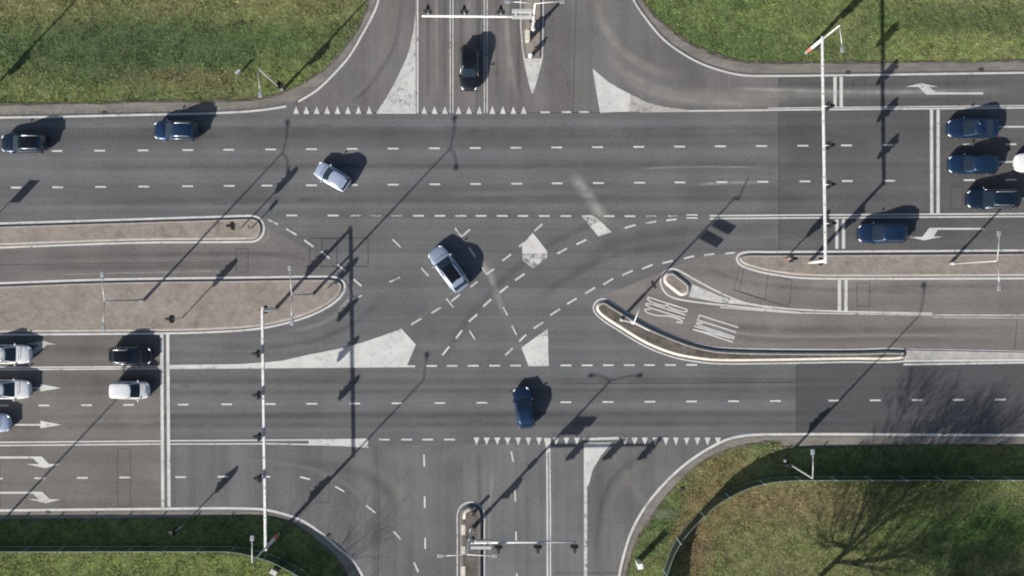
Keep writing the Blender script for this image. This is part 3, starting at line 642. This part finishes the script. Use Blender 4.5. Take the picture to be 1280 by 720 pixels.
def portal(name, label, a, b, face, heads, lampend=None):
    """two legs and a beam; a, b = ground pixels of the legs; heads = fractions along a-b"""
    pa, pb = P(*a), P(*b); t = empty(name, pa, 0, label, 'traffic signal', 'white signal gantries'); dlt = pb - pa; h = 5.45
    top = 10.2 if lampend == 'a' else h
    MB().tube([(0,0,0), (0,0,h)], [.17,.14], 12).build('pole', M['white_metal'], t); bands(t, .182, .8)
    MB().tube([dlt, dlt + Vector((0,0,h))], [.17,.14], 12).build('pole', M['white_metal'], t)
    m = MB(); dd = dlt.normalized(); m.box(dlt/2 + Vector((0,0,h)), (dlt.length + .5, .26, .08), math.atan2(dd.y, dd.x)); m.build('beam', M['white_metal'], t, bevel=.03)
    for k in range(1, 8):
        MB().box(dlt*k/8 + Vector((0,0,h)), (.05,.34,.16), math.atan2(dd.y, dd.x)).build('flange', M['galv'], t)
    MB().tube([Vector((.09,0,h+.07)), dlt + Vector((.09,0,h+.07))], .022, 6).build('cable', M['cab_grey'], t)
    for q in (Vector((0,0,0)), dlt):
        f = Vector((math.cos(face), math.sin(face), 0)); signal_head(t, q + f*.22 + Vector((0,0,3.15)), face)
    for k in heads:
        p = dlt * k + Vector((0,0,h+.05)); f = Vector((math.cos(face), math.sin(face), 0))
        MB().tube([p, p + f*.42], .05, 8).build('bracket', M['white_metal'], t); signal_head(t, p + f*.40, face)
    if lampend:
        base = Vector((0,0,0)) if lampend[0] == 'a' else dlt; ang = lampend[1]
        MB().tube([base + Vector((0,0,h)), base + Vector((0,0,10.6))], [.09,.05], 10).build('lamp_pole', M['white_metal'], t)
        dv = Vector((math.cos(ang), math.sin(ang), 0)); e = base + dv*1.75 + Vector((0,0,10.75))
        MB().tube([base + Vector((0,0,10.55)), e], .04, 8).build('lamp_arm', M['white_metal'], t); lamp_head(t, e, dv)
    return t
portal('signal_gantry', 'long white signal gantry across the right-hand carriageway with a lamp on its grass end', (1007.5,65.5), (1011.2,327.8), E_, (.302,.479,.656,.831), ('a', R(-85)))
portal('signal_gantry', 'long white signal gantry across the left-hand carriageway ending on the shaded grass corner', (348.3,667.8), (344.5,386), W_, (.817,.643,.468,.293), ('a', R(88)))

def mast(x, y, label, armto, heads, face, panels, lamps, z=.1, ph=9.9):
    t = empty('signal_mast', P(x, y, z), 0, label, 'traffic signal', 'combined lamp and signal masts')
    lamp_pole(t, ph, lamps, r=.15, mat='white_metal')
    if armto:
        e = P(*armto) - P(x, y); h = 5.45; s = e.normalized()
        MB().tube([(0,0,h), e*.35 + Vector((0,0,h)), e + Vector((0,0,h))], [.13,.12,.09], 10).build('signal_arm', M['white_metal'], t)
        f = Vector((math.cos(face), math.sin(face), 0))
        for k in heads:
            p = e * k + Vector((0,0,h)); MB().tube([p, p + f*.42], .045, 8).build('bracket', M['white_metal'], t); signal_head(t, p + f*.40 + Vector((0,0,.05)), face)
    f = Vector((math.cos(face), math.sin(face), 0)); signal_head(t, f*.24 + Vector((0,0,2.7)), face, low=.7)
    a, z0 = panels; dv = Vector((math.cos(a), math.sin(a), 0)); n = Vector((-dv.y, dv.x, 0))
    for k in range(2):
        c = dv*1.05 + n*(.16) + Vector((0,0,z0 + k*.84))
        MB().box(c + n*(.12 - .30*k), (1.75,.26,(.40,.58)[k]), a).build('sign_board', M['galv'], t, bevel=.02)
        for e2 in (.35, 1.6): MB().tube([dv*e2 - n*.2 + Vector((0,0,z0 + k*.84 - .1)), dv*e2 + n*.35 + Vector((0,0,z0 + k*.84 - .1))], .03, 6).build('bracket', M['white_metal'], t)
    MB().box(Vector((0,0,4.2)), (.30,.34,.55), 0).build('junction_box', M['galv'], t, bevel=.02)
    return t
mast(666, 39, 'white signal mast with double lamp arms on the narrow northern island', (533.5,38.4), (.055+.24,.62,.945), N_, (W_, 6.4), [E_+R(2), W_+R(-2)])
mast(590, 660.5, 'white signal mast with double lamp arms on the narrow southern island', (715.6,659.6), (.27,.64,.985), S_, (E_, 6.25), [E_, W_], z=.22)
t = empty('sign_mast', P(776, 399.3, .3), 0, 'grey mast with two stacked sign boards on the long curved island', 'sign mast')
lamp_pole(t, 8.1, [], r=.12, mat='galv'); dv = Vector((25,-13,0)).normalized(); n = Vector((-dv.y, dv.x, 0)); a = math.atan2(dv.y, dv.x)
for k in range(2):
    MB().box(dv*1.1 + n*.14 + Vector((0,0,5.5 + k*.88)), (1.85,.05,.58), a).build('sign_board', M['white_metal'], t, bevel=.01)
MB().tube([dv*.3 + Vector((0,0,8.05)), dv*.35 + Vector((.55,1.6,8.3))], .045, 8).build('side_arm', M['white_metal'], t); MB().tube([(0,0,8.0), dv*.4 + Vector((0,0,8.06))], .06, 8).build('bracket', M['white_metal'], t)
MB().box((0,0,2.1), (.10,.75,.12), R(30)).build('button_box', M['black'], t, bevel=.02); MB().box((0,0,1.2), (.25,.22,.5)).build('button_box', M['cream'], t, bevel=.02)

def signal_post(x, y, label, face, z=.12, h=3.9, z0=3.1, band=False, double=False):
    t = empty('signal_post', P(x, y, z), 0, label, 'traffic signal', 'small signal posts'); MB().tube([(0,0,0),(0,0,h-.9)], .055, 10).build('pole', M['galv'], t)
    signal_head(t, (0, 0, z0), face, low=.85)
    if band: bands(t, .065, .35)
    return t
signal_post(228, 397.5, 'lone signal post standing on the wide paved island above the waiting cars', W_, z0=3.05)
signal_post(231, 655, 'signal post on the shaded grass strip beside the double stop line at lower left', W_, z=-.05, z0=3.1)
signal_post(302, 284.8, 'thin signal post on the rounded tip of the narrow paved island', W_, z0=3.15)
signal_post(981, 324, 'short signal post with red bands at the tip of the long right-hand island', E_, z0=2.35, h=3.1, band=True)
t = empty('keep_right_post', P(315, 285, .12), 0, 'short dark post right at the tip of the narrow paved island', 'sign post'); MB().tube([(0,0,0),(0,0,1.6)], .05).build('pole', M['cab_grey'], t)
MB().box((0,0,1.45), (.06,.42,.55)).build('sign_board', M['sign_back'], t, bevel=.01)
t = empty('sign_post', P(-10, 276, .12), 0, 'sign post beyond the left edge throwing a square shadow on the road', 'sign post'); MB().tube([(0,0,0),(0,0,2.7)], .04).build('pole', M['galv'], t)
MB().box((.45,0,1.9), (.95,.04,1.5)).build('sign_board', M['sign_back'], t)
t = empty('sign_post', P(411, 359.5, .12), 0, 'tiny red and white post near the rounded tip of the wide island', 'sign post'); MB().tube([(0,0,0),(0,0,1.0)], .05).build('pole', M['white_metal'], t); bands(t, .06, .15, 2)
def cabinet(x, y, d, label, mat, z=0, rz=0, cat='cabinet'):
    t = empty('control_cabinet', P(x, y, z), R(rz), label, cat)
    MB().box((0,0,d[2]/2), d).build('body', M[mat], t, bevel=.03); MB().box((0,0,d[2]+.03), (d[0]+.08, d[1]+.08, .06)).build('lid', M[mat], t, bevel=.015)
    MB().box((d[0]/2+.012,0,d[2]/2), (.02, d[1]*.86, d[2]*.86)).build('door', M[mat], t, bevel=.008); MB().box((d[0]/2+.035,d[1]*.3,d[2]*.55), (.03,.03,.14)).build('handle', M['black'], t)
    return t
cabinet(659, 47.5, (.36,.95,1.0), 'slim cream cabinet on the northern island beside the mast', 'cream', .09)
cabinet(797.5, 702, (.42,.42,1.9), 'tall white cabinet on the grass at the lower right corner', 'white_metal', -.06, 8)
cabinet(344, 713, (.55,.35,.8), 'small pale cabinet behind the fence at the lower left corner', 'galv', -.06, -30)
cabinet(299.5, 91.5, (.12,.45,.8), 'low pale marker post standing in the upper left grass', 'galv', -.06, -50, 'marker post')
t = empty('bollard', P(663, 71, .02), 0, 'white keep-right bollard at the painted point of the northern island', 'bollard')
MB().tube([(0,0,0),(0,0,.9),(0,0,1.05)], [.2,.2,.12], 14).build('body', M['white_metal'], t); MB().box((0,.16,.75), (.36,.04,.36)).build('sign_face', M['blue'], t)
t = empty('bollard', P(669, 62, .09), 0, 'short black bollard beside the white one on the northern island', 'bollard'); MB().tube([(0,0,0),(0,0,.75)], .11, 12).build('body', M['black'], t); MB().tube([(0,0,.6),(0,0,.68)], .116, 12).build('band', M['white_metal'], t)
t = empty('bollard', P(592, 640, .24), 0, 'dark bollard in the rounded head of the southern island', 'bollard'); MB().tube([(0,0,0),(0,0,.85)], .16, 12).build('body', M['black'], t); MB().tube([(0,0,.6),(0,0,.7)], .168, 12).build('band', M['white_metal'], t)

# ------------------------------------------------------------------ green fences behind the kerbs
def fence(pts, posts, label, ph=2.15):
    t = empty('glass_fence', P(*pts[0]), 0, label, 'fence'); o = P(*pts[0])
    n = len(pts); vs = []; nn = normals(pts)
    for p, q in zip(pts, nn):
        for dd in (-.2, .2):
            for z in (0, ph): vs.append(P(p[0]+q[0]*dd, p[1]+q[1]*dd, z - .08) - o)
    fs = []
    for i in range(n-1):
        a = 4*i; b = 4*(i+1); fs += [(a, b, b+1, a+1), (a+3, b+3, b+2, a+2), (a+1, b+1, b+3, a+3)]
    MB().add(vs, fs).build('panel', M['panel'], t)
    MB().tube([P(p[0], p[1], ph-.05)-o for p in pts], .03, 6).build('top_rail', M['cab_grey'], t); MB().tube([P(p[0], p[1], .06)-o for p in pts], .04, 6).build('bottom_rail', M['cab_grey'], t)
    for x, y in posts: MB().box(P(x, y, 1.13)-o, (.09,.09,2.5)).build('post', M['teal'], t)
    return t
fr = [(2200,594),(1280,595.5),(1000,595.7),(975,596.5),(955,598.8),(930,605.5),(906.7,616.5),(890,627),(875.6,640),(860,656),(846.7,673),(837,692),(830,713),(826,735),(822,800),(820,1100)]
fr = fr[:2] + crom(fr[1:], 3)[1:]
fence(fr, [(1600-43.3*i,595.6) for i in range(0,15)] + [(949,600),(906.7,616.5),(875.6,640),(846.7,673),(830,713),(825,750)], 'green tinted fence curving round the lower right grass')
fl = [(-900,686),(0,683.2),(285,683),(303,684.5),(323,689),(343,695),(360,703),(378,713),(393,725),(408,745),(418,775),(424,1100)]
fl = fl[:2] + crom(fl[1:], 3)[1:]
fence(fl, [(253-42.7*i,683) for i in range(14)] + [(294,683.6),(335,692.4),(372,709.5),(402,736),(418,775)], 'green tinted fence curving round the lower left grass')

# ------------------------------------------------------------------ bare trees that throw the branch shadows (they lean out of the picture)
def tree(x, y, h, seed, label, spread=.55, fork=.27, sparse=0):
    rd = random.Random(seed); t = empty('bare_tree', P(x, y, -.08), 0, label, 'tree', 'bare winter trees along the lower edge'); tr = MB(); cr = MB()
    def grow(p, dv, ln, r, lev):
        n = 5 if lev < 3 else 3; pts = [p]; rr = [r]; q = Vector(dv)
        for k in range(n):
            q = (q + Vector((rd.uniform(-.12,.12), rd.uniform(-.12,.12), rd.uniform(-.02,.10)))).normalized(); pts.append(pts[-1] + q*ln/n); rr.append(r*(1-.45*(k+1)/n))
        (tr if lev < 2 else cr).tube(pts, rr, 8 if lev < 2 else 4, caps=False)
        if lev >= 5: return
        nc = (7, 7, 6, 6, 5)[lev] if not sparse else (5, 3, 3, 2, 2)[lev]; a0 = rd.uniform(0, 6.28)
        for c in range(nc):
            k = n if (c == 0 or lev == 0 and c < 4) else rd.randint(2, n) if lev else n-1; a = a0 + 2*math.pi*c/nc + rd.uniform(-.4,.4); s = Vector((math.cos(a), math.sin(a), 0))
            out = rd.uniform(.15,.3) if c == 0 else (1.0, .9, 2.8, .8, 1.7, 3.2, 1.2)[c % 7] if lev == 0 else rd.uniform(.5,1.0)
            nd = (q + s*out*spread*1.9 + Vector((0,0,.10))).normalized()
            grow(pts[k], nd, ln*(rd.uniform(.85,1.1) if lev == 0 else rd.uniform(.6,.8)), max(.011, rr[k]*(rd.uniform(.6,.85) if lev == 0 else rd.uniform(.52,.74))), lev+1)
    grow(Vector((0,0,0)), Vector((0.03,0.02,1)), h*fork, h*.021, 0)
    tr.build('trunk', M['bark'], t); cr.build('crown', M['bark'], t)
    return t
tree(985, 764, 15.5, 8, 'bare tree below the lower right corner casting the long trunk shadow')
tree(1125, 858, 13, 12, 'bare tree beyond the bottom edge shading the grass further right', fork=.26)
tree(296, 822, 9, 31, 'small bare tree below the lower left corner shading the kerb', fork=.34, sparse=1)

# ------------------------------------------------------------------ cars
def carpaint(name, col, metal=.5, rough=.32):
    t = NT(name); return t.set(col, rough, metal, **{'Coat Weight': .7, 'Coat Roughness': .06})
CP = {'navy': carpaint('paint_navy', (.022, .050, .112), .7), 'blue': carpaint('paint_blue', (.020, .050, .110), .7), 'midnight': carpaint('paint_midnight', (.012, .026, .054), .6),
      'black': carpaint('paint_black', (.008, .009, .012), .3), 'white': carpaint('paint_white', (.60, .61, .62), 0, .4), 'silver': carpaint('paint_silver', (.40, .47, .58), .6, .35),
      'pale': carpaint('paint_pale', (.42, .48, .62), .45, .4)}
GL = NT('car_glass').set((.012, .020, .030), .08, 0, **{'Coat Weight': .5, 'Specular IOR Level': .7}); GLB = NT('roof_glass').set((.006, .007, .010), .1)
HL = NT('headlight_glass').set((.75, .78, .80), .15, .2); TL = NT('tail_light').set((.28, .015, .012), .25); CH = NT('bright_trim').set((.60, .61, .62), .3, .7)
PL = NT('number_plate').set((.65, .48, .06), .5)
def interp(tab, x):
    for (a, u), (b, v) in zip(tab, tab[1:]):
        if x <= b: return u + (v-u)*max(0, (x-a)/(b-a))
    return tab[-1][1]
CARG = 'cars on the junction'
def car(x, y, deg, label, paint='navy', L=4.4, W=1.80, H=1.48, kind='hatch', rails=False, sunroof=False, roofcol=None, cat='car', name='car', chrome=False):
    t = empty(name, P(x, y, .006), R(deg), label, cat, CARG); pm = CP[paint]
    zb = {'van': 1.12, 'suv': 1.05}.get(kind, .93); hood = {'suv': 1.0, 'van': 1.02}.get(kind, .89)
    wtab = [(-.5,.52),(-.49,.70),(-.475,.81),(-.44,.91),(-.36,.975),(-.22,1),(.18,1),(.30,.98),(.38,.94),(.43,.87),(.465,.76),(.487,.60),(.5,.40)]
    rear = zb + (.03 if kind == 'sedan' else -.02)
    ztab = [(-.5,rear-.22),(-.488,rear-.08),(-.46,rear),(-.3,zb+.0),(.14,zb),(.22,hood+.05),(.3,hood),(.4,hood-.07),(.46,hood-.16),(.488,hood-.26),(.5,hood-.38)]
    st = [-.5,-.49,-.47,-.44,-.38,-.28,-.15,0,.12,.2,.28,.36,.42,.46,.485,.5]
    vs = []; ring = 15
    for s in st:
        w2 = W/2*interp(wtab, s); zt = interp(ztab, s); b0 = .22 if abs(s) < .47 else .30
        half = [(0,b0),(.7*w2,b0),(.95*w2,b0+.06),(w2,b0+.3),(.995*w2,(zt+b0+.3)/2+.05),(.95*w2,zt-.06),(.80*w2,zt+.0),(0,zt+.035)]
        pts = [(-a, z) for a, z in half[::-1][:-1]] + [] ; full = [(a, z) for a, z in half] + [(-a, z) for a, z in half[1:-1][::-1]]
        n = len(full); vs += [(s*L, a, z) for a, z in full]
    fs = []
    for i in range(len(st)-1):
        for k in range(n): fs.append((i*n+k, (i+1)*n+k, (i+1)*n+(k+1) % n, i*n+(k+1) % n))
    fs += [tuple(range(n)), tuple(range((len(st)-1)*n, len(st)*n))[::-1]]
    m = MB(); m.add(vs, fs, True); body = m.build('body', pm, t, subsurf=1)
    # greenhouse
    xf0, xf1, xr1, xr0 = {'hatch': (.265,.045,-.38,-.475), 'wagon': (.255,.05,-.40,-.482), 'sedan': (.25,.02,-.24,-.41), 'suv': (.265,.05,-.355,-.475), 'van': (.33,.09,-.475,-.492)}[kind]
    wb, wt = W/2*.885, W/2*(.70 if kind == 'sedan' else .74 if kind != 'van' else .80)
    def outl(xf, xr, ww, k):
        h = [(xf*L, 0), (xf*L-.03*k, ww*.45), (xf*L-.12*k, ww*.84), (xf*L-.26*k, ww*.955), (.0+(xf+xr)*L*.5+.38, ww), ((xf+xr)*L*.5+.30, ww), (xr*L+.5, ww*.985), (xr*L+.22, ww*.95), (xr*L+.07, ww*.84), (xr*L+.015, ww*.45), (xr*L, 0)]
        return h + [(a, -b) for a, b in h[1:-1][::-1]]
    seg = ['ws','ws','pl','sd','pl','sd','pl','pl','rw','rw']; seg = seg + seg[::-1]
    lo = outl(xf0, xr0, wb, 1.3); hi = outl(xf1, xr1, wt, 1.0); n2 = len(lo); parts = {'ws': MB(), 'pl': MB(), 'sl': MB(), 'sr': MB(), 'rw': MB()}
    def z_lo(px): return interp(ztab, px/L) - .05
    cc = (hi[0][0]+hi[10][0])/2; rh = (hi[0][0]-hi[10][0])/2
    def z_hi(px): return H - .06 - (.13 if kind != 'van' else .05)*min(1.2, abs((px-cc)/rh))**2.4
    for i in range(n2):
        j = (i+1) % n2; q = []
        for (s0, zz) in ((0, 0), (.5, .5), (1, 1)):
            for idx in (i, j):
                a, b = lo[idx], hi[idx]; zl = z_lo(a[0]); bul = .035 if s0 == .5 else 0
                yy = a[1]+(b[1]-a[1])*s0; yy += bul*(1 if yy > .01 else -1 if yy < -.01 else 0)
                q.append((a[0]+(b[0]-a[0])*s0, yy, zl + (z_hi(b[0])-zl)*zz))
        k = seg[i]; k = {'sd': 'sl' if i < n2//2 else 'sr'}.get(k, k)
        if k == 'pl':
            if i not in (7, 13): cur = MB()
            cur.add(q, [(0,1,3,2), (2,3,5,4)], True)
            if i not in (6, 12): cur.build('pillar', pm, t)
            continue
        parts[k].add(q, [(0,1,3,2), (2,3,5,4)], True)
    parts['ws'].build('windscreen', GL, t); parts['rw'].build('rear_window', GL, t); parts['sl'].build('side_window', GL, t); parts['sr'].build('side_window', GL, t)
    m = MB(); c = ((hi[0][0]+hi[10][0])/2, 0); vs = []
    for sc_, dz in ((1.02,-.01),(1.005,.02),(.92,.035),(.6,.055),(.25,.06)): vs += [(c[0]+(a-c[0])*sc_, b*sc_, z_hi(c[0]+(a-c[0])*sc_)+dz) for a, b in hi]
    fs = [(r*n2+k, r*n2+(k+1) % n2, (r+1)*n2+(k+1) % n2, (r+1)*n2+k) for r in range(4) for k in range(n2)] + [tuple(range(4*n2, 5*n2))]
    m.add(vs, fs, True); m.build('roof', CP[roofcol] if roofcol else pm, t)
    ctr = c[0]; rl = (hi[0][0]-hi[10][0])
    if sunroof:
        m = MB(); vs = []; xs = [ctr + rl*(-.33 + .84*k/6) for k in range(7)]
        for xx in xs: vs += [(xx + (.05 if k3 == 2 else 0), wt*.78*(k3/2-1), z_hi(xx) + (.052,.062,.068,.062,.052)[k3]) for k3 in range(5)]
        m.add(vs, [(5*i+k3, 5*i+5+k3, 5*i+6+k3, 5*i+1+k3) for i in range(6) for k3 in range(4)], True); m.build('sunroof', GLB, t)
    if rails:
        for s in (-1, 1): MB().tube([(ctr-rl*.42, s*wt*.86, z_hi(ctr-rl*.42)+.03), (ctr-rl*.37, s*wt*.88, z_hi(ctr-rl*.36)+.08), (ctr, s*wt*.89, H), (ctr+rl*.30, s*wt*.88, z_hi(ctr+rl*.30)+.08), (ctr+rl*.38, s*wt*.86, z_hi(ctr+rl*.38)+.03)], .03, 6).build('roof_rail', CH, t)
    if kind in ('hatch','suv','wagon'):
        MB().box((xr1*L-.04, 0, H-.17), (.20, wt*1.45, .035)).build('rear_spoiler', pm, t, bevel=.012)
    for s in (-1, 1):
        MB().ellipsoid((L*.446, s*W*.352, hood-.20), (.20,.075,.07), s*R(-42)).build('headlight', HL, t)
        MB().ellipsoid((-L*.468, s*W*.36, zb-.16), (.06,.13,.10), s*R(30)).build('tail_light', TL, t)
        mr = MB(); mr.ellipsoid((xf0*L-.30, s*(W/2+.05), zb+.04), (.08,.12,.08), s*R(-8)); mr.box((xf0*L-.27, s*(W/2-.02), zb+.02), (.06,.16,.04)); mr.build('wing_mirror', pm, t)
        if chrome: MB().tube([(xr0*L+.45, s*(wb+.012), zb-.005), (xf0*L-.40, s*(wb+.012), zb-.0)], .018, 6).build('window_trim', CH, t)
        for xx in (-.305, .30):
            cx = xx*L; y0 = s*(W/2-.20); y1 = s*(W/2+.005)
            wl = MB().tube([(cx,y0,.32),(cx,y1-s*.03,.32),(cx,y1,.32)], [.32,.32,.29], 20).build('wheel', M['tyre'], t)
            MB().tube([(cx,y1,.32),(cx,y1+s*.008,.32)], .20, 16).build('rim', M['rim'], wl)
    MB().box((L*.492,0,.42), (.03,.95,.20)).build('grille', M['black'], t, bevel=.01); MB().box((L*.487,0,.38), (.012,.50,.11)).build('number_plate', PL, t); MB().box((-L*.486,0,.60), (.02,.50,.11)).build('number_plate', PL, t)
    for s in (-1,1): MB().box((xf0*L+.06, s*.28, hood+.125), (.03,.5,.02), s*R(6)).build('wiper', M['black'], t)
    return t
def g(ix, iy, k=.009): return 640+(ix-640)*(1-k), 360+(iy-360)*(1-k)
car(*g(28.5,178.5), 180, 'very dark car with bright roof rails heading left at the far left edge', 'midnight', 4.25, 1.78, 1.5, 'wagon', rails=True, sunroof=True)
car(*g(219,162.8), 179, 'dark blue estate heading left under the grass, second from the left', 'navy', 4.10, 1.80, 1.55, 'wagon', rails=True, chrome=True)
car(*g(415,220.5), 149, 'small pale silver hatchback steering across the upper carriageway', 'pale', 3.45, 1.62, 1.5, 'hatch')
car(*g(560.5,336), 126.5, 'silver car with a long black glass roof crossing the middle of the junction', 'silver', 4.65, 1.88, 1.56, 'suv', sunroof=True)
car(*g(586.5,84), -90, 'black car coming down the northern approach behind the white triangles', 'black', 4.25, 1.76, 1.45, 'hatch', sunroof=True, chrome=True)
car(*g(1217,160), 180, 'uppermost blue car waiting at the right-hand stop line', 'navy', 4.75, 1.82, 1.47, 'sedan')
car(*g(1218,205), 180, 'middle blue car waiting at the right-hand stop line', 'blue', 4.70, 1.80, 1.50, 'wagon')
car(*g(1242.5,248.5), 180, 'lowest blue car at the right-hand stop line with a pale-framed roof', 'midnight', 5.0, 1.86, 1.55, 'suv', rails=True, chrome=True)
car(*g(1300,203), 180, 'white car just entering at the right edge behind the blue ones', 'white', 4.5, 1.82, 1.5, 'hatch')
car(*g(1104.5,291.5), 180, 'lone blue car in the turning lane beside the long paved island', 'navy', 4.65, 1.84, 1.50, 'hatch')
car(*g(655,510), 99, 'small blue hatchback driving up across the lower carriageway', 'blue', 3.85, 1.72, 1.5, 'hatch')
car(*g(161.5,445), 0, 'black car with a silver frame waiting at the left-hand stop line', 'black', 3.95, 1.72, 1.52, 'hatch', sunroof=True, chrome=True, rails=True)
car(*g(162,488), 0, 'small white van waiting at the left-hand stop line', 'white', 3.5, 1.66, 1.66, 'van', cat='van', name='van')
car(*g(8,443), 0, 'uppermost white car queueing at the left edge', 'white', 4.4, 1.78, 1.48, 'sedan')
car(*g(6,487), 0, 'middle white car queueing at the left edge, behind a straight arrow', 'white', 4.6, 1.80, 1.46, 'sedan')
car(*g(-18,529), 0, 'lowest pale car at the left edge, only its nose in view', 'pale', 4.4, 1.78, 1.48, 'hatch')
